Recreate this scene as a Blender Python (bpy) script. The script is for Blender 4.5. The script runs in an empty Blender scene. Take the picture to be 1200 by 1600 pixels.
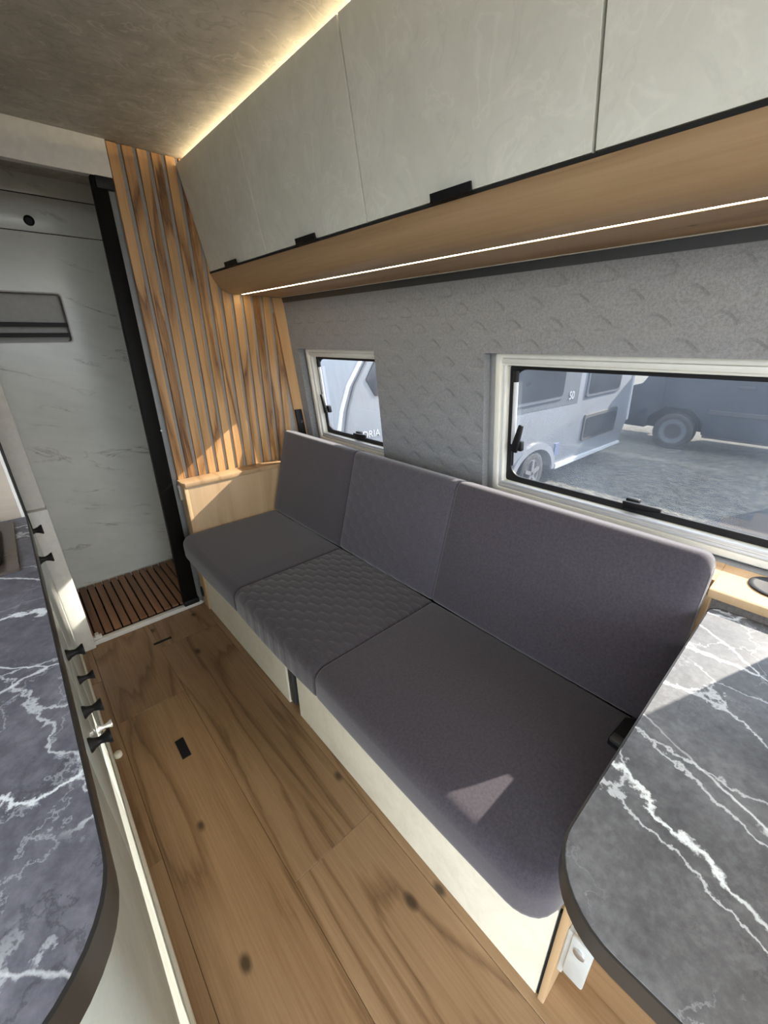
import bpy, bmesh, math, random
from mathutils import Vector, Matrix
random.seed(7)
scene = bpy.context.scene
C = scene.collection

# ------------------------------------------------------------------ camera
CAM_Z = 1.30
F_PX, YAW, PITCH, ROLL = 641.52, .726448, .401478, -.0098068
cam_d = bpy.data.cameras.new('camera')
cam = bpy.data.objects.new('camera', cam_d); C.objects.link(cam)
cam_d.sensor_fit = 'VERTICAL'; cam_d.sensor_height = 36.0
cam_d.lens = F_PX / 1600 * 36.0
cam_d.clip_start = .02; cam_d.clip_end = 400
_cy, _sy, _cp, _sp = math.cos(YAW), math.sin(YAW), math.cos(PITCH), math.sin(PITCH)
_f = Vector((_sy*_cp, _cy*_cp, -_sp)); _r = Vector((_cy, -_sy, 0)); _u = _r.cross(_f)
_r2 = math.cos(ROLL)*_r + math.sin(ROLL)*_u; _u2 = math.cos(ROLL)*_u - math.sin(ROLL)*_r
cam.matrix_world = Matrix(((_r2.x, _u2.x, -_f.x, 0), (_r2.y, _u2.y, -_f.y, 0), (_r2.z, _u2.z, -_f.z, CAM_Z), (0, 0, 0, 1)))
scene.camera = cam

# ------------------------------------------------------------------ sky, sun, exposure
world = bpy.data.worlds.new('sky'); scene.world = world; world.use_nodes = True
bg = world.node_tree.nodes['Background']
bg.inputs['Color'].default_value = (.87, .94, 1.0, 1); bg.inputs['Strength'].default_value = 4.6
SUN_DIR = Vector((-1.48, .56, -1.0)).normalized()
sd = bpy.data.lights.new('sun', 'SUN'); sd.energy = 19; sd.angle = .009; sd.color = (1, .87, .70)
sun = bpy.data.objects.new('sun', sd); C.objects.link(sun)
sun.rotation_euler = SUN_DIR.to_track_quat('-Z', 'Y').to_euler(); sun.location = (6, -3, 6)
vs = scene.view_settings
vs.view_transform = 'Standard'; vs.look = 'None'; vs.gamma = 1; vs.use_curve_mapping = False
vs.exposure = 0.50

# ------------------------------------------------------------------ material helpers
class NT:
    def __init__(self, name):
        self.m = bpy.data.materials.new(name); self.m.use_nodes = True
        self.t = self.m.node_tree; self.b = self.t.nodes['Principled BSDF']
    def n(self, typ, **kw):
        nd = self.t.nodes.new(typ)
        for k, v in kw.items():
            if k in nd.inputs: nd.inputs[k].default_value = v
            else: setattr(nd, k, v)
        return nd
    def l(self, a, b): self.t.links.new(a, b)
    def coord(self, scale=(1, 1, 1), rot=(0, 0, 0), rnd=True):
        tc = self.n('ShaderNodeTexCoord'); mp = self.n('ShaderNodeMapping')
        mp.inputs['Scale'].default_value = scale; mp.inputs['Rotation'].default_value = rot
        self.l(tc.outputs['Object'], mp.inputs['Vector'])
        if rnd:
            oi = self.n('ShaderNodeObjectInfo'); mu = self.n('ShaderNodeMath', operation='MULTIPLY'); mu.inputs[1].default_value = 17.0
            self.l(oi.outputs['Random'], mu.inputs[0]); self.l(mu.outputs[0], mp.inputs['Location'])
        return mp.outputs['Vector']
    def noise(self, vec, scale, detail=6, rough=.55, dist=0):
        nd = self.n('ShaderNodeTexNoise'); nd.inputs['Scale'].default_value = scale
        nd.inputs['Detail'].default_value = detail; nd.inputs['Roughness'].default_value = rough; nd.inputs['Distortion'].default_value = dist
        if vec is not None: self.l(vec, nd.inputs['Vector'])
        return nd.outputs['Fac']
    def ramp(self, fac, stops):
        r = self.n('ShaderNodeValToRGB'); e = r.color_ramp.elements
        while len(e) < len(stops): e.new(.5)
        for i, (p, c) in enumerate(stops):
            e[i].position = p; e[i].color = (c, c, c, 1) if isinstance(c, (int, float)) else (*c, 1)
        self.l(fac, r.inputs['Fac']); return r.outputs['Color']
    def mix(self, fac, a, b, blend='MIX'):
        m = self.n('ShaderNodeMix', data_type='RGBA', blend_type=blend)
        for sock, v in ((m.inputs['Factor'], fac), (m.inputs['A'], a), (m.inputs['B'], b)):
            if isinstance(v, (int, float)): sock.default_value = v
            elif isinstance(v, tuple): sock.default_value = (*v, 1)
            else: self.l(v, sock)
        return m.outputs['Result']
    def math(self, op, a, b=None):
        m = self.n('ShaderNodeMath', operation=op)
        for i, v in enumerate((a, b)):
            if v is None: continue
            if isinstance(v, (int, float)): m.inputs[i].default_value = v
            else: self.l(v, m.inputs[i])
        return m.outputs[0]
    def bump(self, h, strength, dist=.002):
        b = self.n('ShaderNodeBump'); b.inputs['Strength'].default_value = strength; b.inputs['Distance'].default_value = dist
        self.l(h, b.inputs['Height']); self.l(b.outputs['Normal'], self.b.inputs['Normal'])
    def base(self, c):
        if isinstance(c, tuple): self.b.inputs['Base Color'].default_value = (*c, 1)
        else: self.l(c, self.b.inputs['Base Color'])
    def set(self, **kw):
        for k, v in kw.items(): self.b.inputs[k.replace('_', ' ')].default_value = v
        return self

def plain(name, col, rough=.5, metal=0, var=.06, scale=40, spec=.5):
    t = NT(name); v = t.coord()
    n = t.noise(v, scale, 3)
    lo = tuple(max(0, c*(1-var)) for c in col); hi = tuple(min(1, c*(1+var)) for c in col)
    t.base(t.ramp(n, [(.3, lo), (.7, hi)])); t.set(Roughness=rough, Metallic=metal); t.b.inputs['Specular IOR Level'].default_value = spec
    return t.m

def wood(name, dark, mid, light, axis='y', rough=.45, band=5.0, knots=.0, contrast=1.0, streak=.5, var=.25):
    t = NT(name)
    st = {'x': (.10, 1, 1), 'y': (1, .10, 1), 'z': (1, 1, .10)}[axis]
    v = t.coord(st)
    n1 = t.noise(v, 9, 7, .6, .6)
    n0 = t.noise(v, 2.2, 3, .5, .3)
    fine = t.coord({'x': (.02, 1, 1), 'y': (1, .02, 1), 'z': (1, 1, .02)}[axis])
    n2 = t.noise(fine, 170, 4, .6)
    # growth rings: contour lines of a smooth field
    rings = t.math('FRACT', t.math('MULTIPLY', t.math('ADD', n0, t.math('MULTIPLY', n1, .12)), band*2.2))
    rings = t.ramp(rings, [(0, .15), (.12, .7), (.75, .9), (1, .3)])
    f = t.math('ADD', t.math('MULTIPLY', n1, .55), t.math('MULTIPLY', rings, .45))
    f = t.math('ADD', t.math('MULTIPLY', f, 1-.35*streak), t.math('MULTIPLY', n2, .35*streak))
    a = .5-.28/contrast; b = .5+.25/contrast
    col = t.ramp(f, [(a, dark), (.5, mid), (b, light)])
    if knots:
        kv = t.coord({'x': (3.0, 5.0, 5.0), 'y': (3.4, 2.1, 3.4), 'z': (5.0, 5.0, 3.0)}[axis])
        wob = t.noise(kv, 3, 2); 
        vo = t.n('ShaderNodeTexVoronoi', feature='F1', voronoi_dimensions='2D' if axis == 'y' else '3D'); vo.inputs['Scale'].default_value = 1.0
        t.l(kv, vo.inputs['Vector'])
        d = t.math('ADD', vo.outputs['Distance'], t.math('MULTIPLY', t.math('SUBTRACT', wob, .5), .08))
        k = t.ramp(d, [(.015, 1.0), (.046*knots+.015, 0.0)] if axis == 'y' else [(.02, 1.0), (.09*knots+.02, 0.0)])
        col = t.mix(t.math('MULTIPLY', k, .85), col, tuple(c*.28 for c in dark))
    oi = t.n('ShaderNodeObjectInfo')
    lum = t.math('ADD', t.math('MULTIPLY', oi.outputs['Random'], var), 1-var/2)
    comb = t.n('ShaderNodeCombineColor')
    for i in range(3): t.l(lum, comb.inputs[i])
    col = t.mix(1.0, col, comb.outputs[0], 'MULTIPLY')
    t.base(col); t.set(Roughness=rough)
    t.bump(n2, .12, .0006)
    return t.m

def dark_marble(name, seed=0.0, rot=0.6, tint=(1, 1, 1)):
    t = NT(name)
    v = t.coord(rnd=False, rot=(0, 0, rot))
    ad = t.n('ShaderNodeVectorMath', operation='ADD'); ad.inputs[1].default_value = (seed, seed*1.7, 0); t.l(v, ad.inputs[0]); v = ad.outputs[0]
    cloud = t.noise(v, 7, 8, .65); fine = t.noise(v, 70, 5, .7)
    base = t.ramp(t.math('ADD', t.math('MULTIPLY', cloud, .6), t.math('MULTIPLY', fine, .4)), [(.35, (.056, .057, .076)), (.5, (.112, .113, .142)), (.65, (.195, .196, .235))])
    base = t.mix(1.0, base, tint, 'MULTIPLY')
    nz = t.n('ShaderNodeTexNoise'); nz.inputs['Scale'].default_value = 9; nz.inputs['Detail'].default_value = 7; nz.inputs['Roughness'].default_value = .65
    t.l(v, nz.inputs['Vector'])
    def veins(scale, stretch, wob, w0, w1, mscale, m0, m1, off):
        mp = t.n('ShaderNodeMapping'); mp.inputs['Scale'].default_value = stretch; mp.inputs['Location'].default_value = (off, off*.7, off*.3); t.l(v, mp.inputs['Vector'])
        sc = t.n('ShaderNodeVectorMath', operation='SCALE'); sc.inputs['Scale'].default_value = wob; t.l(nz.outputs['Color'], sc.inputs[0])
        a = t.n('ShaderNodeVectorMath', operation='ADD'); t.l(mp.outputs[0], a.inputs[0]); t.l(sc.outputs[0], a.inputs[1])
        vo = t.n('ShaderNodeTexVoronoi', feature='DISTANCE_TO_EDGE', voronoi_dimensions='2D'); vo.inputs['Scale'].default_value = scale
        t.l(a.outputs[0], vo.inputs['Vector'])
        wm = t.noise(mp.outputs[0], 14, 4)
        d = t.math('DIVIDE', vo.outputs['Distance'], t.math('ADD', t.math('MULTIPLY', wm, 2.2), .05))
        line = t.ramp(d, [(w0, 1.0), (w1, 0.0)])
        msk = t.ramp(t.noise(mp.outputs[0], mscale, 3), [(m0, 0.0), (m1, 1.0)])
        return t.math('MULTIPLY', line, msk)
    v1 = veins(3.4, (1.0, .55, 1), .14, .006, .016, 2.5, .38, .47, 1.3)
    v2 = veins(7.0, (1.0, .40, 1), .10, .006, .016, 4.0, .42, .51, 5.1)
    v3 = veins(11.0, (.6, 1.0, 1), .22, .004, .022, 5.0, .48, .60, 9.4)
    v4 = veins(3.0, (1.4, .35, 1), .05, .002, .008, 3.0, .33, .42, 3.7)
    dk = veins(9.0, (.8, 1, 1), .25, .004, .03, 4.0, .45, .6, 2.2)
    col = t.mix(t.math('MULTIPLY', dk, .5), base, (.035, .036, .046))
    col = t.mix(t.math('MULTIPLY', v3, .45), col, (.5, .53, .58))
    col = t.mix(t.math('MULTIPLY', v2, .75), col, (.6, .64, .68))
    col = t.mix(t.math('MULTIPLY', v4, .9), col, (.7, .74, .78))
    col = t.mix(v1, col, (.72, .77, .80))
    t.base(col); t.set(Roughness=.48)
    t.bump(fine, .05, .0005)
    return t.m

def light_marble(name):
    t = NT(name)
    v = t.coord((1, 1, 1), (0, -.30, 0), rnd=False)
    cloud = t.noise(v, 3, 6, .6)
    st = t.n('ShaderNodeMapping'); st.inputs['Scale'].default_value = (.8, 1, 4.2); t.l(v, st.inputs['Vector'])
    n = t.noise(st.outputs[0], 1.7, 8, .62, .5)
    ridge = t.math('ABSOLUTE', t.math('SUBTRACT', n, .5))
    line = t.ramp(ridge, [(.0, 1.0), (.006, .5), (.018, 0.0)])
    msk = t.ramp(t.noise(st.outputs[0], 2.6, 2), [(.53, 0.0), (.62, 1.0)])
    soft = t.ramp(t.noise(st.outputs[0], 6, 5, .6), [(.45, 0.0), (.75, 1.0)])
    col = t.ramp(cloud, [(.3, (.60, .61, .57)), (.7, (.70, .71, .67))])
    col = t.mix(t.math('MULTIPLY', soft, .22), col, (.42, .43, .42))
    col = t.mix(t.math('MULTIPLY', t.math('MULTIPLY', line, msk), .75), col, (.22, .21, .20))
    t.base(col); t.set(Roughness=.22)
    return t.m

def concrete(name, lo, mid, hi, rough=.6, scuffs=.5, scale=3.0, bump=.2):
    t = NT(name); v = t.coord(rnd=False)
    n1 = t.noise(v, scale, 8, .65, .4); n2 = t.noise(v, scale*9, 5, .7)
    f = t.math('ADD', t.math('MULTIPLY', n1, .72), t.math('MULTIPLY', n2, .28))
    col = t.ramp(f, [(.36, lo), (.5, mid), (.64, hi)])
    # trowel marks: short bright and dark smears
    sm = t.n('ShaderNodeMapping'); sm.inputs['Scale'].default_value = (1, 1.5, 1.5); sm.inputs['Rotation'].default_value = (0, 0, .7); t.l(v, sm.inputs['Vector'])
    n3 = t.noise(sm.outputs[0], scale*2.2, 4, .5, 1.6)
    mark = t.ramp(n3, [(.56, 0.0), (.60, 1.0), (.63, 0.0)])
    mark2 = t.ramp(n3, [(.36, 0.0), (.395, 1.0), (.43, 0.0)])
    col = t.mix(t.math('MULTIPLY', mark, scuffs), col, tuple(min(1, c*1.25) for c in hi))
    col = t.mix(t.math('MULTIPLY', mark2, scuffs*.8), col, tuple(c*.75 for c in lo))
    t.base(col); t.set(Roughness=rough)
    t.bump(f, bump, .002)
    return t.m

def fabric(name, col, quilt=None, plane='xy', sheen=.35, qdist=.004, weave=.35):
    t = NT(name); v = t.coord(rnd=False)
    n = t.noise(v, 900, 2); n2 = t.noise(v, 160, 3)
    f = t.math('ADD', t.math('MULTIPLY', n, .6), t.math('MULTIPLY', n2, .4))
    lo = tuple(c*.72 for c in col); hi = tuple(c*1.32 for c in col)
    t.base(t.ramp(f, [(.35, lo), (.65, hi)]))
    t.set(Roughness=.95); t.b.inputs['Sheen Weight'].default_value = sheen; t.b.inputs['Sheen Roughness'].default_value = .5
    t.b.inputs['Specular IOR Level'].default_value = .15
    h = t.math('MULTIPLY', f, weave*.12)
    if quilt:
        # hexagonal quilting: three crossed cosines give padded cells
        sp = t.n('ShaderNodeSeparateXYZ'); t.l(v, sp.inputs[0])
        a, b = {'xy': (1, 0), 'yz': (1, 2)}[plane]
        k = 2*math.pi/quilt
        def wave(cx, cy):
            return t.math('COSINE', t.math('MULTIPLY', t.math('ADD', t.math('MULTIPLY', sp.outputs[a], cx), t.math('MULTIPLY', sp.outputs[b], cy)), k))
        w = t.math('ADD', t.math('ADD', wave(0, 1.15), wave(.5, -.58)), wave(.5, .58))
        w = t.ramp(t.math('MULTIPLY', t.math('ADD', w, 1.5), .2222), [(.03, 0.0), (.22, .7), (.60, 1.0)])
        h = t.math('ADD', h, w)
    t.bump(h, 1.0 if quilt else .5, qdist if quilt else .0015)
    return t.m

M = {}
M['floor'] = wood('oak_floor_planks', (.11, .056, .024), (.225, .128, .060), (.335, .208, .110), 'y', .42, 6.5, .8, 1.35, .85, .12)
M['oak'] = wood('light_oak_laminate', (.25, .148, .072), (.37, .238, .124), (.46, .31, .175), 'y', .42, 3.5, .4, 1.2, .8, .05)
M['oak_v'] = wood('light_oak_laminate_upright', (.30, .188, .098), (.42, .28, .152), (.51, .36, .21), 'z', .45, 2.5, .4, .9, .6, .05)
M['slat'] = wood('rustic_slat_oak', (.085, .030, .008), (.30, .148, .050), (.50, .285, .118), 'z', .45, 5.5, 1.3, 1.9, .7, .18)
M['slat_edge'] = wood('rustic_board_oak', (.34, .17, .065), (.50, .29, .125), (.60, .37, .18), 'z', .45, 2.0, .3, 1.0, .5, .05)
M['teak'] = wood('dark_teak', (.12, .050, .022), (.21, .096, .045), (.30, .15, .075), 'y', .5, 3, 0, 1.0, .5, .35)
M['panel_beige'] = wood('beige_laminate', (.33, .27, .22), (.42, .35, .285), (.48, .41, .34), 'x', .5, 1.5, 0, 1, .5, .02)
M['marble'] = dark_marble('dark_veined_marble', .4, .35, (.90, .94, .84))
M['marble2'] = dark_marble('dark_veined_worktop', 3.1, -.9)
M['wmarble'] = light_marble('white_marble')
M['ceil'] = concrete('grey_plaster', (.38, .36, .315), (.50, .475, .42), (.60, .575, .52), .7, .5, 4.2, .25)
M['door'] = concrete('pale_stone_laminate', (.70, .695, .61), (.76, .755, .67), (.81, .805, .725), .42, .20, 2.6, .06)
M['cream'] = concrete('cream_laminate', (.60, .565, .46), (.68, .64, .53), (.74, .70, .59), .5, .08, 5, .04)
M['kitchen'] = concrete('grey_green_gloss_laminate', (.40, .44, .41), (.45, .49, .46), (.50, .54, .51), .25, .05, 4, .02)
M['seat'] = fabric('charcoal_plain_fabric', (.052, .0445, .055))
M['quilt'] = fabric('charcoal_quilted_fabric', (.050, .044, .053), .034, 'xy', qdist=.0025)
M['quilt_b'] = fabric('charcoal_quilted_back_fabric', (.066, .059, .072), .040, 'yz', qdist=.0014)
M['wall_fab'] = fabric('grey_quilted_wall_fabric', (.225, .228, .238), .062, 'yz', .25, qdist=.0036)
M['black'] = plain('black_plastic', (.007, .007, .008), .5, spec=.3)
M['black_m'] = plain('black_metal', (.005, .0045, .004), .5, spec=.1)
M['edge'] = plain('dark_edge_band', (.026, .025, .024), .35)
M['darkgrey'] = plain('dark_grey_strip', (.045, .048, .05), .35)
M['gap'] = plain('dark_gap', (.01, .01, .01), .9)
M['grey'] = plain('grey_panel', (.30, .29, .275), .5)
M['white'] = plain('white_laminate', (.66, .64, .60), .4)
M['greyalu'] = plain('grey_profile', (.20, .205, .21), .5, .2)
M['wframe'] = plain('cream_window_frame', (.74, .72, .64), .4, 0, .03)
M['wrail'] = plain('grey_window_rail', (.55, .56, .58), .35, 0, .03)
M['metal'] = plain('brushed_metal', (.62, .62, .62), .3, .9)
M['alu'] = plain('pale_grey_bracket', (.55, .57, .56), .4, .3)
M['brown_glass'] = plain('brown_hob_glass', (.075, .060, .052), .25)
M['vanw'] = plain('van_wall_panel', (.55, .55, .54), .5)

def emit(name, col, s):
    t = NT(name); t.base((.9, .9, .9)); t.b.inputs['Emission Color'].default_value = (*col, 1); t.b.inputs['Emission Strength'].default_value = s
    return t.m
M['led'] = emit('warm_led_strip', (1.0, .83, .52), 22)
M['led_c'] = emit('warm_cove_led', (1.0, .80, .50), 60)
M['led_face'] = M['led']

def glass(name, tint, haze, hazecol):
    m = bpy.data.materials.new(name); m.use_nodes = True; t = m.node_tree; t.nodes.clear()
    o = t.nodes.new('ShaderNodeOutputMaterial'); tr = t.nodes.new('ShaderNodeBsdfTransparent'); gl = t.nodes.new('ShaderNodeBsdfGlossy')
    tr.inputs['Color'].default_value = (*tint, 1); gl.inputs['Roughness'].default_value = .02; gl.inputs['Color'].default_value = (.9, .93, 1, 1)
    df = t.nodes.new('ShaderNodeBsdfTranslucent'); df.inputs['Color'].default_value = (*hazecol, 1)
    tc = t.nodes.new('ShaderNodeTexCoord'); nz = t.nodes.new('ShaderNodeTexNoise'); nz.inputs['Scale'].default_value = 5; nz.inputs['Detail'].default_value = 5
    t.links.new(tc.outputs['Object'], nz.inputs['Vector'])
    mr = t.nodes.new('ShaderNodeMapRange'); mr.inputs['From Min'].default_value = .3; mr.inputs['From Max'].default_value = .75
    mr.inputs['To Min'].default_value = haze*.6; mr.inputs['To Max'].default_value = haze*1.5; t.links.new(nz.outputs['Fac'], mr.inputs['Value'])
    mx = t.nodes.new('ShaderNodeMixShader'); t.links.new(mr.outputs[0], mx.inputs[0]); t.links.new(tr.outputs[0], mx.inputs[1]); t.links.new(df.outputs[0], mx.inputs[2])
    fr = t.nodes.new('ShaderNodeFresnel'); fr.inputs['IOR'].default_value = 1.5
    ge = t.nodes.new('ShaderNodeNewGeometry'); iv = t.nodes.new('ShaderNodeMath'); iv.operation = 'SUBTRACT'; iv.inputs[0].default_value = 1.0; t.links.new(ge.outputs['Backfacing'], iv.inputs[1])
    mm = t.nodes.new('ShaderNodeMath'); mm.operation = 'MULTIPLY'; t.links.new(fr.outputs[0], mm.inputs[0]); t.links.new(iv.outputs[0], mm.inputs[1])
    m2 = t.nodes.new('ShaderNodeMixShader'); t.links.new(mm.outputs[0], m2.inputs[0]); t.links.new(mx.outputs[0], m2.inputs[1]); t.links.new(gl.outputs[0], m2.inputs[2])
    t.links.new(m2.outputs[0], o.inputs['Surface'])
    return m
M['pane'] = glass('tinted_acrylic_pane', (.72, .74, .77), .018, (.38, .48, .66))

# ------------------------------------------------------------------ mesh helpers
def wloc(o):
    v = Vector((0, 0, 0))
    while o is not None: v += o.location; o = o.parent
    return v
class MB:
    def __init__(self): self.v = []; self.f = []
    def add(self, vs_, fs_):
        k = len(self.v); self.v += [tuple(p) for p in vs_]; self.f += [tuple(i+k for i in f) for f in fs_]; return self
    def box(self, x0, x1, y0, y1, z0, z1):
        return self.add([(x, y, z) for x in (x0, x1) for y in (y0, y1) for z in (z0, z1)],
                        [(0, 1, 3, 2), (4, 6, 7, 5), (0, 4, 5, 1), (2, 3, 7, 6), (0, 2, 6, 4), (1, 5, 7, 3)])
    def prism(self, poly, axis, a, b):
        def P(p, t):
            return {'x': (t, p[0], p[1]), 'y': (p[0], t, p[1]), 'z': (p[0], p[1], t)}[axis]
        n = len(poly)
        return self.add([P(p, a) for p in poly]+[P(p, b) for p in poly],
                        [tuple(range(n)), tuple(range(2*n-1, n-1, -1))]+[(i, i+n, (i+1) % n+n, (i+1) % n) for i in range(n)])
    def loft(self, rings, caps=True):
        n = len(rings[0]); k = len(self.v)
        for r in rings: self.v += [tuple(p) for p in r]
        for j in range(len(rings)-1):
            for i in range(n):
                self.f.append((k+j*n+i, k+j*n+(i+1) % n, k+(j+1)*n+(i+1) % n, k+(j+1)*n+i))
        if caps:
            self.f.append(tuple(k+i for i in range(n-1, -1, -1))); self.f.append(tuple(k+(len(rings)-1)*n+i for i in range(n)))
        return self
    def cyl(self, p0, p1, r0, r1=None, n=16):
        return self.spool([(p0, r0), (p1, r0 if r1 is None else r1)], n)
    def spool(self, pts, n=16):
        a = Vector(pts[0][0]); b = Vector(pts[-1][0]); d = (b-a).normalized()
        u = d.orthogonal().normalized(); w = d.cross(u)
        return self.loft([[Vector(p)+r*(math.cos(2*math.pi*i/n)*u+math.sin(2*math.pi*i/n)*w) for i in range(n)] for p, r in pts])
    def build(self, name, mat, parent=None, bevel=0, seg=2, smooth=False, at=None, angle=35):
        me = bpy.data.meshes.new(name)
        bm = bmesh.new()
        vv = [bm.verts.new(p) for p in self.v]
        for f in self.f:
            try: bm.faces.new([vv[i] for i in f])
            except ValueError: pass
        bmesh.ops.recalc_face_normals(bm, faces=bm.faces)
        if bevel:
            es = [e for e in bm.edges if len(e.link_faces) == 2 and e.calc_face_angle(0) > math.radians(angle)]
            bmesh.ops.bevel(bm, geom=es, offset=bevel, segments=seg, profile=.5, affect='EDGES', clamp_overlap=True)
        if parent is None:
            xs = [v.co.x for v in bm.verts]; ys = [v.co.y for v in bm.verts]; zs = [v.co.z for v in bm.verts]
            base = Vector(((min(xs)+max(xs))/2, (min(ys)+max(ys))/2, min(zs))) if at is None else Vector(at)
        else: base = wloc(parent)
        for v in bm.verts: v.co -= base
        bm.to_mesh(me); bm.free()
        if smooth or bevel:
            for p in me.polygons: p.use_smooth = True
            me.set_sharp_from_angle(angle=math.radians(angle if not smooth else 50))
        me.materials.append(mat)
        o = bpy.data.objects.new(name, me); C.objects.link(o)
        if parent is not None: o.parent = parent
        else: o.location = base
        return o
def empty(name, loc):
    o = bpy.data.objects.new(name, None); C.objects.link(o); o.location = loc; o.empty_display_size = .05; return o
def tag(o, label=None, cat=None, group=None, kind=None):
    if label: o['label'] = label
    if cat: o['category'] = cat
    if group: o['group'] = group
    if kind: o['kind'] = kind
    return o
def thing(name, loc, label, cat, group=None): return tag(empty(name, loc), label, cat, group)
def struct(o, label=None): return tag(o, label, kind='structure')
def box(name, mat, b, parent=None, bevel=0, seg=2): return MB().box(*b).build(name, mat, parent, bevel, seg)
def rrect(x0, x1, y0, y1, r, n=6):
    """rounded rectangle; r is one radius or (x0y0, x1y0, x1y1, x0y1)"""
    if not isinstance(r, tuple): r = (r,)*4
    out = []
    for (cx, cy, a, q) in ((x0, y0, math.pi, r[0]), (x1, y0, 1.5*math.pi, r[1]), (x1, y1, 0, r[2]), (x0, y1, .5*math.pi, r[3])):
        sx = 1 if cx == x0 else -1; sy = 1 if cy == y0 else -1
        for i in range(n+1):
            t = a+.5*math.pi*i/n
            out.append((cx+sx*q+q*math.cos(t), cy+sy*q+q*math.sin(t)))
    return out
LEAN = .116
def W(y, z, off=0): return (1.141+(1.464-z)*LEAN+off, y, z)

FAR, NEAR = 2.03, -1.8          # partition and open rear of the modelled length
CEIL = 1.95

# ================================================================== SETTING
# ---- floor of separate planks
fl = struct(box('floor', M['gap'], (-.62, 1.30, NEAR, FAR, -.03, -.004)), 'oak plank floor of the camper van')
rows = [(-.62, -.34, [.4, 1.5]), (-.34, -.017, [.902, -.4, 1.75]), (-.017, .222, [1.468, .02]), (.222, .482, [.612, -.55, 1.80]), (.482, .72, [1.206, -.2]), (.72, .96, [.1]), (.96, 1.27, [.2])]
for x0, x1, js in rows:
    ys = [NEAR]+sorted(js)+[FAR-.002]
    for a, b in zip(ys[:-1], ys[1:]):
        w, l = x1-x0-.0008, b-a-.0008
        p = MB().box(-w/2, w/2, -l/2, l/2, 0, .004).build('plank', M['floor'], None, .0008, 1, at=(0, 0, 0))
        p.parent = fl; p.location = Vector(((x0+x1)/2, (a+b)/2, -.004)) - fl.location

# ---- ceiling
struct(box('ceiling', M['ceil'], (-.80, 1.16, NEAR, 2.70, CEIL, CEIL+.03)), 'grey plaster-look ceiling panel')

# ---- right wall: padded fabric skin with two openings, outer wall behind it
BW = (-.205, .826)     # big window opening in the fabric (y)
SW = (1.365, 1.957)
ZB, ZT = .775, 1.252
def panel_with_holes(name, mat, ycuts, zcuts, holes, off0, off1):
    mb = MB()
    bm_faces = []
    ny, nz = len(ycuts), len(zcuts)
    idx = {}
    verts = []
    for k, off in enumerate((off0, off1)):
        for i, y in enumerate(ycuts):
            for j, z in enumerate(zcuts):
                idx[k, i, j] = len(verts); verts.append(W(y, z, off))
    solid = lambda i, j: 0 <= i < ny-1 and 0 <= j < nz-1 and not any(h[0]-1e-6 <= ycuts[i] and ycuts[i+1] <= h[1]+1e-6 and h[2]-1e-6 <= zcuts[j] and zcuts[j+1] <= h[3]+1e-6 for h in holes)
    fs = []
    for i in range(ny-1):
        for j in range(nz-1):
            if not solid(i, j): continue
            fs.append((idx[0, i, j], idx[0, i+1, j], idx[0, i+1, j+1], idx[0, i, j+1]))
            fs.append((idx[1, i, j], idx[1, i, j+1], idx[1, i+1, j+1], idx[1, i+1, j]))
            for (di, dj, a, b) in ((-1, 0, (i, j), (i, j+1)), (1, 0, (i+1, j), (i+1, j+1)), (0, -1, (i, j), (i+1, j)), (0, 1, (i, j+1), (i+1, j+1))):
                if not solid(i+di, j+dj): fs.append((idx[0, a[0], a[1]], idx[0, b[0], b[1]], idx[1, b[0], b[1]], idx[1, a[0], a[1]]))
    mb.add(verts, fs)
    return mb.build(name, mat)
ycs = [NEAR, BW[0], BW[1], SW[0], SW[1], FAR]
struct(panel_with_holes('wall_right', M['wall_fab'], ycs, [0.0, ZB, ZT, 1.464], [(BW[0], BW[1], ZB, ZT), (SW[0], SW[1], ZB, ZT)], 0, .034), 'grey quilted fabric wall lining around the windows')
BF = (-.205, .800, .781, 1.256); SF = (1.345, 1.930, .781, 1.256)   # window frames (y0, y1, z0, z1)
yo = [NEAR, BF[0]+.02, BF[1]-.02, SF[0]+.02, SF[1]-.02, 2.70]
struct(panel_with_holes('wall_outer', M['vanw'], yo, [-.1, .80, 1.24, 1.70, 2.0], [(yo[1], yo[2], .80, 1.24), (yo[3], yo[4], .80, 1.24)], .056, .085), 'outer van wall behind the fabric lining')
# dark strip closing the lining under the cabinet
mb = MB().prism([(1.134, 1.484), (1.139, 1.462), (1.150, 1.462), (1.150, 1.4845)], 'y', NEAR, FAR-.003)
struct(mb.build('trim_1', M['darkgrey']), 'dark strip along the top of the fabric wall')

# ---- left wall behind the kitchen
KW = (.30, 1.25, .99, 1.56)      # opening for the unseen window added to let in daylight (y, z)
wl = MB().box(-.66, -.62, .21, KW[0], -.03, CEIL).box(-.66, -.62, KW[1], 2.66, -.03, CEIL).box(-.66, -.62, KW[0], KW[1], -.03, KW[2]).box(-.66, -.62, KW[0], KW[1], KW[3], CEIL)
struct(wl.build('wall_left', M['vanw']), 'plain van wall behind the kitchen')
w3 = empty('window_added', (-.64, .78, KW[2])); struct(w3, 'unseen window added in the wall behind the kitchen for daylight')
for b in ((KW[0], KW[1], KW[2], KW[2]+.03), (KW[0], KW[1], KW[3]-.03, KW[3]), (KW[0], KW[0]+.03, KW[2]+.03, KW[3]-.03), (KW[1]-.03, KW[1], KW[2]+.03, KW[3]-.03)):
    MB().box(-.665, -.612, *b).build('frame', M['wframe'], w3, .003, 1)
MB().box(-.645, -.641, KW[0]+.028, KW[1]-.028, KW[2]+.028, KW[3]-.028).build('pane', M['pane'], w3)

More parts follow.
